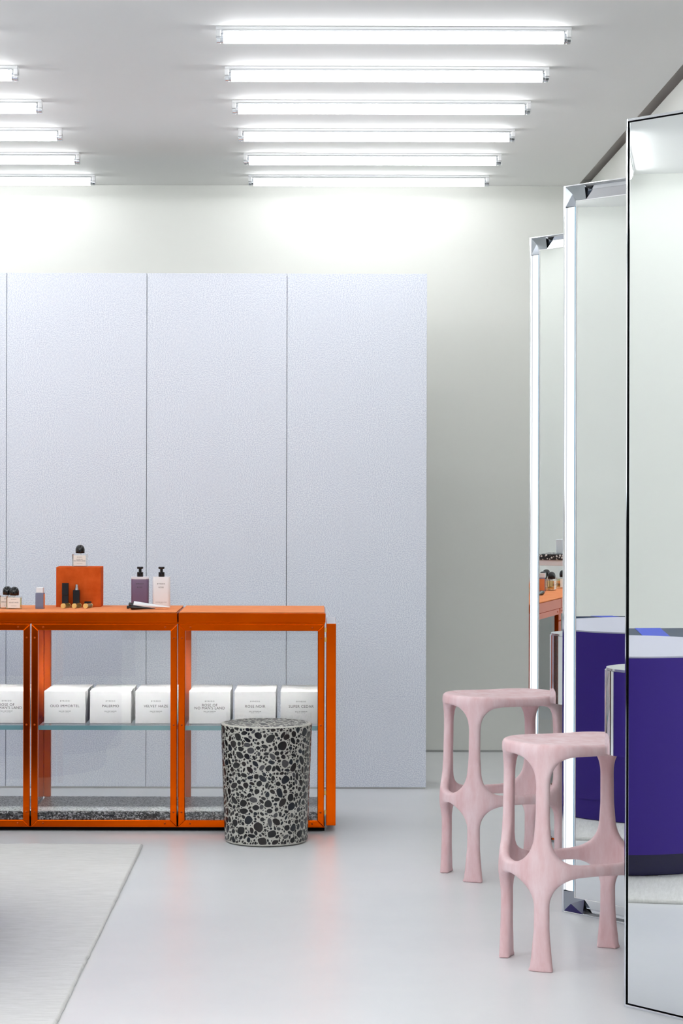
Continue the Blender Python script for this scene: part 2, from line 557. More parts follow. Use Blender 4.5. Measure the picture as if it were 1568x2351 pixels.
CASE_LABEL = ['orange framed glass display case at the right end, behind the terrazzo stool',
              'orange framed glass display case holding the OUD IMMORTEL boxes, second from the right',
              'orange framed glass display case cut off by the left edge of the picture',
              'orange framed glass display case just outside the left edge']
case0 = make_case()
for i in range(4):
    c = case0 if i == 0 else copy_tree(case0)
    c.location = (CX[i + 1], YC0, 0)
    tag(c, CASE_LABEL[i], 'display case', 'row of orange display cases')
    if i == 0:
        right_case = c
# hinged end panel of the right-hand case
ep = empty('side_panel_holder')
bpy.data.objects.remove(ep, do_unlink=True)
sp = finish('side_panel', bm_box(CW + .006, CW + .045, .004, .45, .026, .856, .0015, 1), M['orange'], right_case)
finish('panel_sheen', bm_box(CW + .0075, CW + .0435, .006, .448, .8562, .8575), M['frost'], sp)  # pale sheet standing in for the wall reflected in the panel top
for z in (.08, .16, .79, .83):
    finish('hinge', bm_box(CW - .002, CW + .0075, .006, .016, z - .009, z + .009, .001, 1), M['gold'], sp)

def make_top(x0, x1, label):
    t = empty('worktop', (x0, YC0, 0))
    W = x1 - x0
    D = YC1 - YC0
    finish('fascia', bm_box(0, W, -.006, D, .8602, .8985, .0015, 2), M['orange'], t)
    finish('suede_top', bm_box(.003, W - .004, .002, D - .002, .8985, .904, .002, 2), M['suede'], t)
    tag(t, label, 'worktop', 'orange worktops')
    return t
make_top(CX[1] + .003, CX[0] + .002, 'bare orange suede worktop on the right-hand display case')
make_top(CX[3] + .002, CX[1] - .002, 'orange suede worktop holding perfume bottles and a suede cube')
make_top(CX[4], CX[3] - .002, 'orange suede worktop beyond the left edge, seen in the mirror')
TOPZ = .904

# ------------------------------------------------------------------ perfume cartons on the glass shelves
BW, BH, BD = .1715, .1355, .076
box_mesh = None
names = {0: ['ROSE OF\nNO MAN\'S LAND', 'ROSE NOIR', 'SUPER CEDAR'], 1: ['OUD IMMORTEL', 'PALERMO', 'VELVET HAZE'],
         2: [None, None, 'ROSE OF\nNO MAN\'S LAND'], 3: [None, None, None]}
spoken = {'ROSE OF\nNO MAN\'S LAND': "ROSE OF NO MAN'S LAND"}
COLX = {0: [-.5275, -.3375, -.1486], 1: [-1.1285, -.9404, -.751], 2: [-1.734, -1.545, -1.372]}
src = {}
def carton(x, y, z, jitter):
    t = empty('perfume_box', (x, y, z), jitter)
    if 'b' not in src:
        src['b'] = finish('carton', bm_box(-BW / 2, BW / 2, 0, BD, 0, BH, .0016, 2), M['paper'], t)
    else:
        copy_part(src['b'], t)
    return t
DEEP = ['second', 'third', 'fourth']
for u in (0, 1, 2):
    for c in range(3):
        nm = names[u][c]
        if u == 2 and c == 0:
            pass
        for k in range(4):
            x = COLX[u][c] + BW / 2 + random.uniform(-.002, .002)
            y = YC0 + .100 + k * (BD + .003)
            t = carton(x, y, SHELF_Z + .0003, random.uniform(-.012, .012))
            where = ['in the right-hand case', 'in the second case from the right', 'in the case cut by the left edge'][u]
            if k == 0:
                t.rotation_euler = (0, 0, 0)
                if nm:
                    tag(t, 'white carton reading %s %s' % (spoken.get(nm, nm), where), 'box', 'white perfume cartons')
                    fy = -.0010
                    text('BYREDO', .0085, M['ink'], t, (0, fy, .094), name='brand_lettering', spacing=1.35, bold=.00012)
                    text(nm, .0155, M['ink'], t, (0, fy, .073 if '\n' not in nm else .0715), name='title_lettering', spacing=1.08, line=.80, bold=.00018)
                    text('EAU DE PARFUM', .0062, M['ink'], t, (0, fy, .0515), name='small_lettering', spacing=1.1, bold=.00008)
                    text('100 ML   3.3 FL. OZ.', .0036, M['ink'], t, (0, fy, .0465), name='small_lettering', spacing=1.1, bold=.00005)
                else:
                    tag(t, 'white perfume carton %s, %s from the left' % (where, ['first', 'second'][c]), 'box', 'white perfume cartons')
            else:
                front = ("the %s carton" % spoken.get(nm, nm)) if nm else ['the leftmost front carton', 'the middle front carton', ''][c]
                tag(t, 'white carton, %s behind %s' % (DEEP[k - 1], front + (' on the right' if (nm and u == 0 and c == 0) else (' at the left edge' if (nm and u == 2) else ''))), 'box', 'white perfume cartons')

# ------------------------------------------------------------------ goods on the worktop
def perfume_bottle(x, y, z, label, title, liquid=True, rz=0.0, small='50 ML'):
    t = empty('perfume_bottle', (x, y, z), rz)
    W, Dp, Hh = .0635, .036, .054
    finish('glass_body', bm_prism(rounded_rect(-W / 2, W / 2, -Dp / 2, Dp / 2, .006, 5), 'z', 0, Hh, .002, 2), M['bottle_glass'], t, smooth=True, angle=.5)
    if liquid:
        finish('perfume', bm_prism(rounded_rect(-W / 2 + .003, W / 2 - .003, -Dp / 2 + .003, Dp / 2 - .003, .004, 4), 'z', .006, Hh - .006, .001, 1), M['perfume'], t)
    lb = finish('paper_label', bm_box(-.0265, .0265, -Dp / 2 - .0008, -Dp / 2 - .0001, .0055, .0485), M['paper_edge'], t)
    ly = -Dp / 2 - .0011
    text('BYREDO', .0048, M['ink'], lb, (0, ly, .0405), name='brand_lettering', spacing=1.3, bold=.00006)
    text(title, .0066, M['ink'], lb, (0, ly, .0275), name='title_lettering', spacing=1.0, line=.85, bold=.0001)
    text('EAU DE PARFUM', .0030, M['ink'], lb, (0, ly, .0135), name='small_lettering', bold=.00004)
    finish('neck', bm_lathe([(.0075, 0), (.0075, .005)], 20), M['steel'], t, (0, 0, Hh))
    # domed cap with flutes over the crown
    b = bm_lathe([(.0185, 0), (.0195, .0012), (.0198, .016), (.0190, .022), (.0160, .0288), (.0110, .0335), (.0050, .0357), (0, .0362)], 40)
    for v in b.verts:
        if v.co.z > .017:
            a = math.atan2(v.co.y, v.co.x)
            k = 1 - .06 * (0.5 + 0.5 * math.cos(10 * a)) * min(1, (v.co.z - .017) / .008)
            v.co.x *= k; v.co.y *= k
    finish('cap', b, M['black'], t, (0, 0, Hh + .003), smooth=True, angle=.9)
    tag(t, label, 'perfume bottle', 'perfume bottles with black domed caps')
    return t

BX, BY = -1.0145, 9.472          # suede cube
cube = finish('display_cube', bm_box(-.0955, .0955, 0, .113, 0, .1705, .0025, 2), M['suede_dark'], None, (BX, BY, TOPZ))
tag(cube, 'rust orange suede-covered display cube standing on the worktop', 'display cube')
perfume_bottle(-1.0137, 9.525, TOPZ + .1705, "perfume bottle reading ROSE OF NO MAN'S LAND on top of the suede cube", "ROSE OF\nNO MAN'S LAND", liquid=False)
perfume_bottle(-1.266, 9.31, TOPZ, 'perfume bottle reading VELVET HAZE at the front left of the worktop', 'VELVET HAZE')
perfume_bottle(-1.302, 9.36, TOPZ, 'perfume bottle half hidden behind the VELVET HAZE bottle', 'BIBLIOTHEQUE')
# for the mirror: bottles farther left on the worktop
perfume_bottle(-1.52, 9.30, TOPZ, 'perfume bottle farther left on the worktop, seen in the far mirror', 'BLANCHE', rz=.9)
perfume_bottle(-1.58, 9.40, TOPZ, 'second perfume bottle farther left on the worktop, seen in the far mirror', 'PULP', rz=.9)

t = empty('cream_bottle', (-1.161, 9.335, TOPZ), -.06)
finish('bottle_body', bm_box(-.017, .017, -.017, .017, 0, .066, .002, 2), M['lilac'], t)
finish('front_pane', bm_box(-.0172, .0172, -.0185, -.0172, .002, .066), M['glass'], t)
finish('amber_side', bm_box(.0172, .0178, -.014, .014, .004, .062), M['suede'], t)
finish('bottle_cap', bm_box(-.0148, .0148, -.015, .015, .0665, .0895, .002, 2), M['white_plastic'], t)
tag(t, 'small square lilac bottle with a white cap left of the suede cube', 'bottle')

AY = 9.435
t = empty('travel_case', (-1.0655, AY, TOPZ))
finish('case_body', bm_box(-.0138, .0138, -.0138, .0138, 0, .052, .0012, 2), M['black'], t)
finish('case_sleeve', bm_box(-.0139, .0139, -.0139, .0139, .0525, .1035, .0012, 2), M['black'], t)
tag(t, 'tall closed black perfume travel case in front of the suede cube', 'travel case', 'black travel perfume cases')
t = empty('travel_spray', (-1.0185, AY, TOPZ))
finish('case_body', bm_box(-.0142, .0142, -.0138, .0138, 0, .0745, .0012, 2), M['black'], t)
finish('spray_collar', bm_lathe([(.0085, 0), (.0085, .006), (.0070, .0065), (.0070, .012)], 20), M['chrome'], t, (0, 0, .0745), smooth=True, angle=.5)
finish('spray_head', bm_lathe([(.0062, 0), (.0062, .010), (.0050, .0108)], 20), M['chrome'], t, (0, 0, .087), smooth=True, angle=.5)
tag(t, 'open black travel spray with a silver nozzle before the suede cube', 'travel spray', 'black travel perfume cases')
t = finish('black_lid', bm_box(-.0142, .0142, -.0138, .0138, 0, .0262, .0015, 2), M['black'], None, (-.970, AY, TOPZ))
tag(t, 'small black square lid standing alone beside the open travel spray', 'lid')

for k, (x, lb) in enumerate([(-1.066, 'gold-ended glass vial lying before the tall black case'),
                             (-1.0195, 'gold-ended glass vial lying before the open travel spray'),
                             (-.972, 'gold-ended glass vial lying before the small black cap')]):
    t = empty('perfume_vial', (x, 9.345, TOPZ + .0108), -.28)
    finish('vial_glass', bm_lathe([(.0085, 0), (.0102, .002), (.0102, .055), (.0085, .057)], 20, 'y'), M['bottle_glass'], t, smooth=True, angle=.6)
    finish('gold_end', bm_lathe([(.0, -.0022), (.006, -.0022), (.0062, -.0008), (.0098, -.0008), (.0106, 0), (.0106, .007)], 24, 'y', False), M['gold'], t, smooth=True, angle=.6)
    finish('gold_collar', bm_lathe([(.0104, .054), (.0104, .060)], 20, 'y'), M['gold'], t, smooth=True, angle=.6)
    tag(t, lb, 'vial', 'gold-ended perfume vials')

def pump_bottle(x, y, col, label, clear):
    t = empty('pump_bottle', (x, y, TOPZ))
    W, Dp = .0745, .045
    pts = rounded_rect(-W / 2, W / 2, -Dp / 2, Dp / 2, .012, 6)
    hb = .117 if clear else .128
    finish('bottle_body', bm_prism(pts, 'z', 0, hb, .0022, 2), M[col], t, smooth=True, angle=.5)
    if clear:
        finish('clear_shoulder', bm_prism(pts, 'z', hb + .0003, .128, .0022, 2), M['frost'], t, smooth=True, angle=.5)
    b = bm_lathe([(.0128, 0), (.0132, .001), (.0132, .018), (.0122, .0195), (.0062, .0197), (.0062, .034)], 28)
    p = finish('pump_collar', b, M['black'], t, (0, 0, .1283), smooth=True, angle=.5)
    hd = bm_box(-.0132, .0132, -.010, .010, .0335, .0425, .003, 2)
    bm_box(-.0045, .0045, -.026, -.008, .0355, .0415, .0015, 1, bm=hd)
    finish('pump_head', hd, M['black'], t, (0, 0, .1283))
    tm = M['ink']
    text('BYREDO', .0075, tm, t, (0, -Dp / 2 - .0006, .098), name='brand_lettering', spacing=1.25, bold=.0001)
    text('ROSE', .0085, tm, t, (0, -Dp / 2 - .0006, .083), name='title_lettering', spacing=1.15, bold=.0001)
    text('SOFTENING HAND LOTION\n450 ML', .0036, tm, t, (0, -Dp / 2 - .0006, .018), name='small_lettering', bold=.00005)
    tag(t, label, 'pump bottle', 'rose hand pump bottles')
pump_bottle(-.7555, 9.52, 'mauve', 'mauve ROSE hand wash bottle with a black pump', True)
pump_bottle(-.6640, 9.52, 'white_plastic', 'white ROSE hand lotion bottle with a black pump', False)

def cream_tube(x, y, z, rz, ry, L, r, col, label):
    t = empty('cream_tube', (x, y, z), rz)
    t.rotation_euler = (0, ry, rz)
    b = bmesh.new()
    rows = []
    for k in range(11):
        u = k / 10
        ra = r * (1 - u) + .0012 * u           # vertical half size shrinks to the crimp
        rb = r * (1 - u) + r * 1.12 * u
        row = [b.verts.new((L * u, rb * math.cos(a), ra * math.sin(a))) for a in [2 * PI * i / 24 for i in range(24)]]
        rows.append(row)
    for r0, r1 in zip(rows, rows[1:]):
        for i in range(24):
            b.faces.new([r0[i], r0[(i + 1) % 24], r1[(i + 1) % 24], r1[i]])
    b.faces.new(rows[0][::-1]); b.faces.new(rows[-1])
    finish('tube_body', b, M[col], t, smooth=True, angle=.8)
    finish('tube_cap', bm_lathe([(r * .55, -.022), (r * .6, -.020), (r * .6, -.012), (r * .42, -.0115), (r * .42, -.006), (r * .92, -.004), (r * .92, -.0003)], 24, 'x'), M['black'], t, smooth=True, angle=.5)
    tag(t, label, 'cream tube', 'hand cream tubes')
cream_tube(-.766, 9.335, TOPZ + .0165, -.10, .05, .152, .0165, 'white_plastic', 'white hand cream tube with a black cap lying before the pump bottles')
cream_tube(-.768, 9.255, TOPZ + .0105, .12, .05, .096, .0105, 'black', 'small black tube lying in front of the white hand cream tube')

# beyond the left edge, seen only in the far mirror
t = empty('acrylic_riser', (-1.92, 9.37, TOPZ))
finish('riser_box', bm_box(-.13, .13, -.10, .10, 0, .105), M['glass'], t)
finish('riser_lid', bm_box(-.14, .14, -.11, .11, .1055, .135, .002, 1), M['white_plastic'], t)
tag(t, 'clear acrylic riser with a white lid, seen in the far mirror', 'riser')
t = finish('speckled_tray', bm_box(-.15, .15, -.115, .115, 0, .030, .003, 2), M['cushion_pattern'], None, (-1.92, 9.37, TOPZ + .1353))
nt, b = nodes(M['cushion_pattern'])
_v = nt.nodes.new('ShaderNodeTexVoronoi'); _v.inputs['Scale'].default_value = 70
_r = nt.nodes.new('ShaderNodeValToRGB')
_r.color_ramp.elements[0].position = .35; _r.color_ramp.elements[0].color = srgb(225, 225, 222)
_r.color_ramp.elements[1].position = .42; _r.color_ramp.elements[1].color = srgb(28, 30, 34)
_tc = nt.nodes.new('ShaderNodeTexCoord')
nt.links.new(_tc.outputs['Object'], _v.inputs['Vector'])
nt.links.new(_v.outputs['Distance'], _r.inputs['Fac']); nt.links.new(_r.outputs['Color'], b.inputs['Base Color'])
tag(t, 'black and white speckled tray on the acrylic riser, seen in the far mirror', 'tray')
t = empty('white_jar', (-1.93, 9.33, TOPZ + .1656))
finish('jar_stand', bm_box(-.075, .075, -.075, .075, 0, .075, .002, 2), M['white_plastic'], t)
finish('jar_body', bm_lathe([(.045, .0753), (.047, .078), (.047, .115), (.042, .120), (.030, .123), (.030, .140)], 32), M['white_plastic'], t, smooth=True, angle=.5)
finish('jar_lid', bm_lathe([(.040, .1403), (.043, .143), (.043, .150), (.040, .153)], 32), M['white_plastic'], t, smooth=True, angle=.5)
tag(t, 'white lidded jar on a white block, seen in the far mirror', 'jar')

# ------------------------------------------------------------------ terrazzo drum stool
def chaikin(p):
    q = []
    n = len(p)
    for i in range(n):
        a, c = p[i], p[(i + 1) % n]
        q.append((a[0] * .78 + c[0] * .22, a[1] * .78 + c[1] * .22))
        q.append((a[0] * .22 + c[0] * .78, a[1] * .22 + c[1] * .78))
    return q

def inside(px, py, poly):
    ins = np.zeros(px.shape, bool)
    n = len(poly)
    for i in range(n):
        x1, y1 = poly[i]; x2, y2 = poly[(i + 1) % n]
        if y1 == y2: continue
        c = ((y1 > py) != (y2 > py)) & (px < (x2 - x1) * (py - y1) / (y2 - y1) + x1)
        ins ^= c
    return ins

def scatter(Wd, Hd, plan, seed, wrap=True, valid=None):
    rng = random.Random(seed)
    res = .0012
    nx, ny = int(Wd / res), int(Hd / res)
    occ = np.zeros((ny, nx), bool)
    out = []
    for count, r0, r1 in plan:
        made = tries = 0
        while made < count and tries < count * 60:
            tries += 1
            r = rng.uniform(r0, r1)
            cx, cy = rng.uniform(0, Wd), rng.uniform(-r * .2, Hd + r * .2)
            k = rng.randint(5, 7)
            asp = rng.uniform(.48, .95)
            rot = rng.uniform(0, PI)
            ph = rng.uniform(0, PI)
            poly = []
            for i in range(k):
                a = ph + 2 * PI * (i + rng.uniform(-.22, .22)) / k
                rr = r * rng.uniform(.82, 1.12)
                x, y = rr * math.cos(a), rr * math.sin(a) * asp
                poly.append((cx + x * math.cos(rot) - y * math.sin(rot), min(max(cy + x * math.sin(rot) + y * math.cos(rot), .0006), Hd - .0006)))
            poly = chaikin(poly)
            if valid and not all(valid(p) for p in poly): continue
            if not wrap and any(p[0] < 0 or p[0] > Wd for p in poly): continue
            g = .0011
            xs = [p[0] for p in poly]; ys = [p[1] for p in poly]
            if max(ys) - min(ys) < .003: continue
            i0, i1 = int((min(xs) - g) / res) - 1, int((max(xs) + g) / res) + 2
            j0, j1 = max(0, int((min(ys) - g) / res) - 1), min(ny, int((max(ys) + g) / res) + 2)
            ii = np.arange(i0, i1); jj = np.arange(j0, j1)
            X, Y = np.meshgrid((ii + .5) * res, (jj + .5) * res)
            mcx, mcy = sum(xs) / len(xs), sum(ys) / len(ys)
            sc = 1 + g / max(r * .7, .002)
            big = [(mcx + (p[0] - mcx) * sc, mcy + (p[1] - mcy) * sc) for p in poly]
            ins = inside(X, Y, big)
            sub = np.ix_(jj, ii % nx)
            if (occ[sub] & ins).any(): continue
            small = inside(X, Y, poly)
            o2 = occ[sub]; o2 |= small
            occ[sub] = o2
            out.append((r, poly))
            made += 1
    return out

def make_terrazzo():
    RT, RB, HH = .1815, .1655, .474
    t = empty('terrazzo_stool', (-.199, 8.90, 0))
    body = finish('drum', bm_lathe([(RB - .004, .004), (RB, .009), (RT - .0005, HH - .004), (RT - .004, HH - .0006), (RT - .008, HH)], 128), M['terrazzo'], t, smooth=True, angle=.5)
    finish('foot', bm_lathe([(RB - .02, 0), (RB - .012, .004)], 64), M['black_matt'], t)
    RM = (RT + RB) / 2
    Wd = 2 * PI * RM
    chips = scatter(Wd, HH - .014, [(200, .0150, .0235), (430, .0095, .0155), (600, .0055, .0090), (800, .0028, .0052)], 11)
    off = .0007
    def to_side(p):
        a = p[0] / RM
        z = .010 + p[1]
        R = RB + (RT - RB) * (z - .009) / (HH - .013) + off
        return (R * math.sin(a), -R * math.cos(a), z)
    # visible front first
    def vis(c):
        mx = sum(p[0] for p in c[1]) / len(c[1]) / RM
        return math.cos(mx)
    tops = scatter(.36, .36, [(46, .013, .021), (80, .008, .012), (110, .004, .0075)], 5, False,
                   lambda p: (p[0] - .18) ** 2 + (p[1] - .18) ** 2 < .172 ** 2)
    sing, rest = [], bmesh.new()
    cand = [('s', c) for c in chips] + [('t', c) for c in tops]
    def key(e):
        kind, c = e
        return c[0] * (max(vis(c), -.2) if kind == 's' else .35)
    cand.sort(key=key, reverse=True)
    rng = random.Random(5)
    restmats = []
    for n, (kind, (r, poly)) in enumerate(cand):
        mx, my = sum(p[0] for p in poly) / len(poly), sum(p[1] for p in poly) / len(poly)
        pick = rng.random()
        mi = 0 if pick < .55 else (1 if pick < .78 else (2 if pick < .94 else 3))
        b = bmesh.new() if n < 296 else rest
        f3 = to_side if kind == 's' else (lambda p: (p[0] - .18, p[1] - .18, HH + .0004))
        cv = b.verts.new(f3((mx, my)))
        ring = [b.verts.new(f3(p)) for p in poly]
        inn = None
        if kind == 's' and r > .012:
            inn = [b.verts.new(f3((mx + (p[0] - mx) * .55, my + (p[1] - my) * .55))) for p in poly]
        m_ = len(ring)
        for i in range(m_):
            j = (i + 1) % m_
            if inn:
                fs = [b.faces.new([ring[i], ring[j], inn[j], inn[i]]), b.faces.new([inn[i], inn[j], cv])]
            else:
                fs = [b.faces.new([ring[i], ring[j], cv])]
            for f in fs:
                f.material_index = 0 if n < 296 else mi
                f.smooth = True
        if n < 296:
            me = bpy.data.meshes.new('stone_chip')
            b.to_mesh(me); b.free()
            me.materials.append(CHIP[mi])
            o = bpy.data.objects.new('stone_chip', me)
            link(o, t)
    me = bpy.data.meshes.new('small_chips')
    rest.to_mesh(me); rest.free()
    for c in CHIP: me.materials.append(c)
    o = bpy.data.objects.new('small_chips', me)
    link(o, t)
    o['kind'] = 'stuff'
    tag(t, 'black and white terrazzo drum stool standing before the orange display case', 'stool')
make_terrazzo()

# ------------------------------------------------------------------ pink stools
def surface_nets(val, origin, h):
    """vectorised naive surface nets; returns verts, quads"""
    s = val < 0
    nx, ny, nz = val.shape
    cnt = np.zeros((nx - 1, ny - 1, nz - 1), np.int32)
    acc = np.zeros((nx - 1, ny - 1, nz - 1, 3))
    num = np.zeros((nx - 1, ny - 1, nz - 1))
    for dx in (0, 1):
        for dy_ in (0, 1):
            for dz in (0, 1):
                cnt += s[dx:nx - 1 + dx, dy_:ny - 1 + dy_, dz:nz - 1 + dz]
    active = (cnt > 0) & (cnt < 8)
    C = lambda o: val[o[0]:nx - 1 + o[0], o[1]:ny - 1 + o[1], o[2]:nz - 1 + o[2]]
    for ax in range(3):
        others = [a for a in range(3) if a != ax]
        for p in (0, 1):
            for q in (0, 1):
                o0 = [0, 0, 0]; o0[others[0]] = p; o0[others[1]] = q
                o1 = list(o0); o1[ax] = 1
                a, b = C(o0), C(o1)
                cr = (a < 0) != (b < 0)
                d = a - b
                tt = np.where(cr, a / np.where(np.abs(d) < 1e-12, 1, d), 0)
                for k in range(3):
                    v = tt if k == ax else (o0[k] * np.ones_like(tt))
                    acc[..., k] += np.where(cr, v, 0)
                num += cr
    idx = -np.ones(active.shape, np.int64)
    ids = np.argwhere(active)
    idx[active] = np.arange(len(ids))
    pos = acc[active] / num[active][:, None]
    verts = (ids + pos) * h + np.array(origin)
    quads = []
    for ax in range(3):
        o1, o2 = [(1, 2), (2, 0), (0, 1)][ax]
        sl = [slice(1, -1)] * 3
        sl[ax] = slice(0, -1)
        a = s[tuple(sl)]
        sl2 = list(sl); sl2[ax] = slice(1, None)
        b = s[tuple(sl2)]
        e = np.argwhere(a != b)
        if not len(e): continue
        off = np.ones(3, int); off[ax] = 0
        e = e + off
        inward = s[e[:, 0], e[:, 1], e[:, 2]]
        def cell(d1, d2):
            c = e.copy()
            c[:, o1] -= d1; c[:, o2] -= d2
            return idx[c[:, 0], c[:, 1], c[:, 2]]
        q = np.stack([cell(1, 1), cell(0, 1), cell(0, 0), cell(1, 0)], 1)
        q[~inward] = q[~inward][:, ::-1]
        quads.append(q)
    return verts, np.concatenate(quads)

def make_pink_stool():
    h = .0048
    hx, hy, r, th = .200, .142, .115, .0155
    SH = .665
    ox, oy, oz = -.26, -.20, -.012
    nx, ny, nz = int(.52 / h), int(.40 / h), int(.70 / h)
    gx = ox + np.arange(nx) * h
    gy = oy + np.arange(ny) * h
    gz = oz + np.arange(nz) * h
    X, Y, Z = np.meshgrid(gx, gy, gz, indexing='ij')
    sc = 1 + .055 * np.clip(1 - Z / SH, 0, 1) + .03 * np.exp(-((Z - .285) / .07) ** 2)
    x, y = X / sc, Y / sc
    ax_, ay_ = np.abs(x), np.abs(y)
    qx, qy = ax_ - (hx - r), ay_ - (hy - r)
    sd = np.minimum(np.maximum(qx, qy), 0) + np.hypot(np.maximum(qx, 0), np.maximum(qy, 0)) - r
    # arc length around the band measured from the middle of the long side
    ang = np.arctan2(np.maximum(qx, 0), np.maximum(qy, 1e-6))
    incorner = (qx > 0) & (qy > 0)
    s = np.where(incorner, (hx - r) + r * ang, np.where(qx > qy, (hx - r) + r * PI / 2 + (hy - r) - ay_, ax_))
    s = np.where(incorner | (qx <= qy), s, s)
    s0 = (hx - r) + r * PI / 4
    lat = np.abs(s - s0)
    zz = np.array([-.05, 0, .05, .12, .20, .285, .37, .45, .54, .62, .70])
    ww = np.array([.034, .033, .028, .022, .0215, .030, .026, .0205, .0200, .022, .022])
    wz = np.interp(Z, zz, ww)
    smin = lambda a, b, k: np.minimum(a, b) - np.maximum(k - np.abs(a - b), 0) ** 2 / (4 * k)
    leg2 = lat - wz
    wav = .285 - .012 * np.cos(np.clip(s / s0, 0, 2) * PI) * 0 + .006
    band2 = np.abs(Z - wav) - (.0195 + .002 * np.cos(lat * 18))
    apron2 = .628 - Z
    pat = smin(smin(leg2, band2, .085), apron2, .085)
    pat = np.maximum(pat, -Z)
    shell = np.abs(sd) - th
    smax = lambda a, b, k: np.maximum(a, b) + np.maximum(k - np.abs(a - b), 0) ** 2 / (4 * k)
    dish = .011 * np.exp(-((x / .17) ** 2 + (y / .13) ** 2)) + .006 * np.exp(-((x - .03) / .12) ** 2) * np.clip((-y - .02) / .14, 0, 1)
    top = Z - (SH - dish)
    d = smax(smax(shell, pat, .014), top, .016)
    d = np.where(Z < .01, np.maximum(np.maximum(shell, pat), -Z), d)
    seat = smax(smax(sd - th, top, .022), (.632 - Z), .01)
    d = smin(d, seat, .012)
    d = d.copy()
    d[0] = d[-1] = 1; d[:, 0] = d[:, -1] = 1; d[:, :, 0] = d[:, :, -1] = 1
    V, Q = surface_nets(d, (ox, oy, oz), h)
    # light smoothing
    nb = np.zeros_like(V); nc = np.zeros(len(V))
    for it in range(2):
        nb[:] = 0; nc[:] = 0
        for a, b in ((0, 1), (1, 2), (2, 3), (3, 0)):
            np.add.at(nb, Q[:, a], V[Q[:, b]]); np.add.at(nc, Q[:, a], 1)
            np.add.at(nb, Q[:, b], V[Q[:, a]]); np.add.at(nc, Q[:, b], 1)
        fl = V[:, 2] < .004
        W_ = V * .45 + .55 * nb / nc[:, None]
        W_[fl, 2] = V[fl, 2]
        V = W_
    V[:, 2] -= V[:, 2].min()
    e1 = V[Q[:, 2]] - V[Q[:, 0]]; e2 = V[Q[:, 3]] - V[Q[:, 1]]
    fn = np.cross(e1, e2)
    N = np.zeros_like(V)
    for a in range(4):
        np.add.at(N, Q[:, a], fn)
    N /= np.linalg.norm(N, axis=1)[:, None] + 1e-12
    Cn = V[Q].mean(1)
    # sort faces into parts
    lab = np.zeros(len(Q), int)
    ssc = 1 + .055 * np.clip(1 - Cn[:, 2] / SH, 0, 1)
    lx, ly = Cn[:, 0] / ssc, Cn[:, 1] / ssc
    cxl, cyl = hx - r + r * .7071, hy - r + r * .7071
    dl = np.hypot(np.abs(lx) - cxl, np.abs(ly) - cyl)
    quad = (lx > 0).astype(int) + 2 * (ly > 0).astype(int)
    lab = 1 + quad
    st = (np.abs(Cn[:, 2] - .29) < .07) & (dl > .062)
    side = np.where(np.abs(ly) - hy > np.abs(lx) - hx, np.where(ly > 0, 0, 1), np.where(lx > 0, 2, 3))
    lab[st] = 5 + side[st]
    lab[Cn[:, 2] > .585] = 0
    t = empty('pink_stool')
    for k in range(9):
        sel = Q[lab == k]
        if not len(sel): continue
        uniq, inv = np.unique(sel, return_inverse=True)
        inv = inv.reshape(sel.shape)
        nm = 'seat' if k == 0 else ('leg' if k < 5 else 'stretcher')
        me = bpy.data.meshes.new(nm)
        me.from_pydata(V[uniq].tolist(), [], inv.tolist())
        me.materials.append(M['pink'])
        me.polygons.foreach_set('use_smooth', [True] * len(me.polygons))
        me.update()
        me.normals_split_custom_set_from_vertices(N[uniq].tolist())
        link(bpy.data.objects.new(nm, me), t)
    return t
STOOL_ROT = math.atan2(.374, .9275)
ps = make_pink_stool()
ps.location = (.782, 6.685, 0)
ps.rotation_euler = (0, 0, STOOL_ROT)
tag(ps, 'pale pink sculpted bar stool nearest the camera, partly behind the front mirror', 'stool', 'pink bar stools')
ps2 = copy_tree(ps, None, (.686, 8.155, 0))
tag(ps2, 'pale pink sculpted bar stool farther back, left of the lit mirror', 'stool', 'pink bar stools')

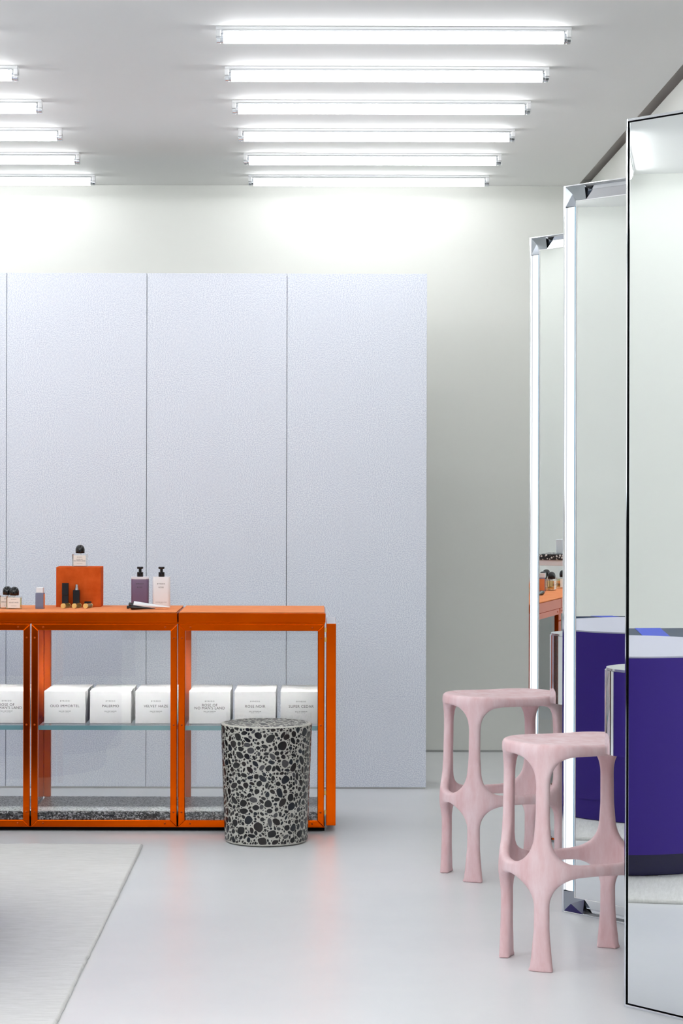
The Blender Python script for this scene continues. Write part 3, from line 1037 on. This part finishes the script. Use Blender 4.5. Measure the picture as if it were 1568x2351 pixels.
# ------------------------------------------------------------------ tall mirrors
TH = -math.atan2(.765, .644)
MW, MH = .90, 2.427
def lit_mirror(x, y, label, th=TH):
    t = empty('lit_mirror', (x, y, 0), th)
    bw = .053
    finish('back_case', bm_box(-.054, MW - .10, .050, .075, .006, MH - .006, .003, 2), M['chrome'], t)
    finish('core', bm_box(.010, MW - .010, .012, .0495, .008, MH - .008), M['steel'], t)
    # outer rim: four thin lips
    rim = bm_box(0, .0085, -.012, .045, 0, MH, .001, 1)
    bm_box(MW - .0085, MW, -.012, .045, 0, MH, .001, 1, bm=rim)
    bm_box(.0087, MW - .0087, -.012, .045, MH - .004, MH, .001, 1, bm=rim)
    bm_box(.0087, MW - .0087, -.012, .045, 0, .004, .001, 1, bm=rim)
    finish('outer_rim', rim, M['chrome'], t)
    pane = finish('mirror_pane', bm_box(bw + .003, MW - bw - .003, -.006, .010, bw + .003, MH - bw - .003), M['mirror'], t)
    ed = bm_box(bw, bw + .0028, -.0075, .010, bw, MH - bw)
    bm_box(MW - bw - .0028, MW - bw, -.0075, .010, bw, MH - bw, bm=ed)
    bm_box(bw + .003, MW - bw - .003, -.0075, .010, MH - bw - .0028, MH - bw, bm=ed)
    bm_box(bw + .003, MW - bw - .003, -.0075, .010, bw, bw + .0028, bm=ed)
    finish('pane_edge', ed, M['white_metal'], t)
    # light bars in the upright borders
    for s in (0, 1):
        a, c = (.0105, .0425) if s == 0 else (MW - .0425, MW - .0105)
        finish('light_bar', bm_box(a, c, -.004, .008, .072, MH - .072, .003, 2), M['mtube'], t)
        a, c = (.0435, .0520) if s == 0 else (MW - .0520, MW - .0435)
        finish('glass_strip', bm_box(a, c, -.004, .006, .072, MH - .072, .001, 1), M['glass_blue'], t)
    # folded chrome bars at head and foot
    for s in (0, 1):
        zf = (lambda z: MH - z) if s == 0 else (lambda z: z)
        prof = [(-.011, zf(.0045)), (.008, zf(.0185)), (-.002, zf(.0525)), (.0118, zf(.0525)), (.0118, zf(.0045))]
        finish('chrome_bar', bm_prism(prof, 'x', .095, MW - .095), M['chrome'], t)
    # faceted corner pieces
    for sx in (0, 1):
        for sz in (0, 1):
            fx = (lambda v: v) if sx == 0 else (lambda v: MW - v)
            fz = (lambda v: v) if sz == 0 else (lambda v: MH - v)
            b = bmesh.new()
            P = lambda u, y_, v: b.verts.new((fx(u), y_, fz(v)))
            o_ = P(.0088, -.010, .0045); a1 = P(.094, -.010, .0045); a2 = P(.094, -.002, .0515); c_ = P(.0525, -.002, .0515)
            b2 = P(.0525, -.002, .071); b1 = P(.0088, -.010, .071); m1 = P(.034, -.0035, .030)
            for tri in ((o_, a1, m1), (a1, a2, m1), (a2, c_, m1), (c_, b2, m1), (b2, b1, m1), (b1, o_, m1)):
                b.faces.new(tri)
            finish('corner_piece', b, M['corner'], t)
    tag(t, label, 'mirror', 'tall mirrors along the right wall')
    return t
lit_mirror(.8665, 8.975, 'farthest tall mirror with a glowing light bar in its chrome frame', -math.radians(53.7))
lit_mirror(.832, 7.440, 'middle tall mirror with a glowing light bar, behind the nearer pink stool')
def plain_mirror(x, y, label):
    t = empty('tall_mirror', (x, y, 0), TH)
    finish('back_case', bm_box(-.050, MW - .10, .050, .075, .006, MH - .006, .003, 2), M['chrome'], t)
    finish('core', bm_box(.004, MW - .004, .004, .0495, .004, MH - .004), M['black_matt'], t)
    rim = bm_box(0, .005, -.010, .045, 0, MH, .001, 1)
    bm_box(MW - .005, MW, -.010, .045, 0, MH, .001, 1, bm=rim)
    bm_box(.0052, MW - .0052, -.010, .045, MH - .007, MH, .001, 1, bm=rim)
    bm_box(.0052, MW - .0052, -.010, .045, 0, .007, .001, 1, bm=rim)
    finish('outer_rim', rim, M['chrome'], t)
    finish('mirror_pane', bm_box(.0092, MW - .0092, -.004, .0035, .0105, MH - .0105), M['mirror'], t)
    tag(t, label, 'mirror', 'tall mirrors along the right wall')
plain_mirror(.851, 6.08, 'nearest tall mirror, thin chrome frame, cut by the right edge')

# ------------------------------------------------------------------ chrome vanity ledges on the right wall
def ledge(y, label):
    R, xl = .15, .826
    t = empty('vanity_ledge', (XR, y, 0))
    pts = [(0, -R), (0, R)] + [((xl + R - XR) + R * math.cos(a), R * math.sin(a)) for a in [PI / 2 + PI * i / 36 for i in range(37)]]
    finish('chrome_drum', bm_prism(pts, 'z', .660, .898, .003, 2), M['chrome'], t, smooth=True, angle=.5)
    pts2 = [(0, -R + .004), (0, R - .004)] + [((xl + R - XR) + (R - .004) * math.cos(a), (R - .004) * math.sin(a)) for a in [PI / 2 + PI * i / 36 for i in range(37)]]
    finish('ledge_top', bm_prism(pts2, 'z', .8985, .905, .001, 1), M['steel'], t, smooth=True, angle=.5)
    tag(t, label, 'ledge', 'chrome vanity ledges')
ledge(6.35, 'rounded chrome ledge in front of the nearer pink stool')
ledge(7.85, 'rounded chrome ledge in front of the farther pink stool')

# ------------------------------------------------------------------ purple counter at the left edge (and in the mirrors)
def purple_counter():
    t = empty('purple_counter', (-1.62, 6.86, 0))
    x0, x1, y0, y1, r = -.62, .56, -1.16, .80, .50
    finish('plinth', bm_prism(rounded_rect(x0 + .06, x1 - .06, y0 + .06, y1 - .06, r - .06, 16), 'z', .0165, .10), M['navy'], t, smooth=True, angle=.5)
    finish('counter_body', bm_prism(rounded_rect(x0, x1, y0, y1, r, 16), 'z', .1002, .806, .003, 2), M['purple'], t, smooth=True, angle=.5)
    sk = [(x1 - .004, .16)] + [p for p in rounded_rect(x0 + .004, x1 - .004, y0, y1 - .004, r - .004, 16) if p[1] > .16] + [(x0 + .004, .16)]
    finish('skirt', bm_prism(sk, 'z', .0165, .0999), M['purple'], t, smooth=True, angle=.5)
    finish('counter_top', bm_prism(rounded_rect(x0 + .002, x1 - .002, y0 + .002, y1 - .002, r - .002, 16), 'z', .8062, .812, .001, 1), M['lavender'], t, smooth=True, angle=.5)
    tag(t, 'rounded purple lacquer counter with a lavender top, reflected in the mirrors', 'counter')
purple_counter()
def striped_table():
    t = empty('striped_table', (-2.26, 5.4, 0))
    far = lambda y: -.04 - .72 * (2.3 - y) / 2.3          # slanted rear edge
    finish('table_base', bm_prism([(-.06, .10), (-.06, 1.6), (far(1.6) + .06, 1.6), (far(.1) + .06, .10)], 'z', .0165, .778), M['deepblue'], t)
    finish('table_top', bm_prism([(0, 0), (0, 2.3), (far(2.3), 2.3), (far(0), 0)], 'z', .778, .806, .002, 1), M['deepblue'], t)
    for a, c in ((.18, .29), (.60, .71), (1.05, 1.16), (1.50, 1.60), (1.95, 2.05)):
        finish('blue_stripe', bm_prism([(-.001, a), (-.001, c), (far(c + .05) + .001, c + .05), (far(a + .05) + .001, a + .05)], 'z', .8062, .8072), M['blue'], t)
    tag(t, 'navy table with bright blue stripes behind the purple counter, seen in the mirrors', 'table')
striped_table()
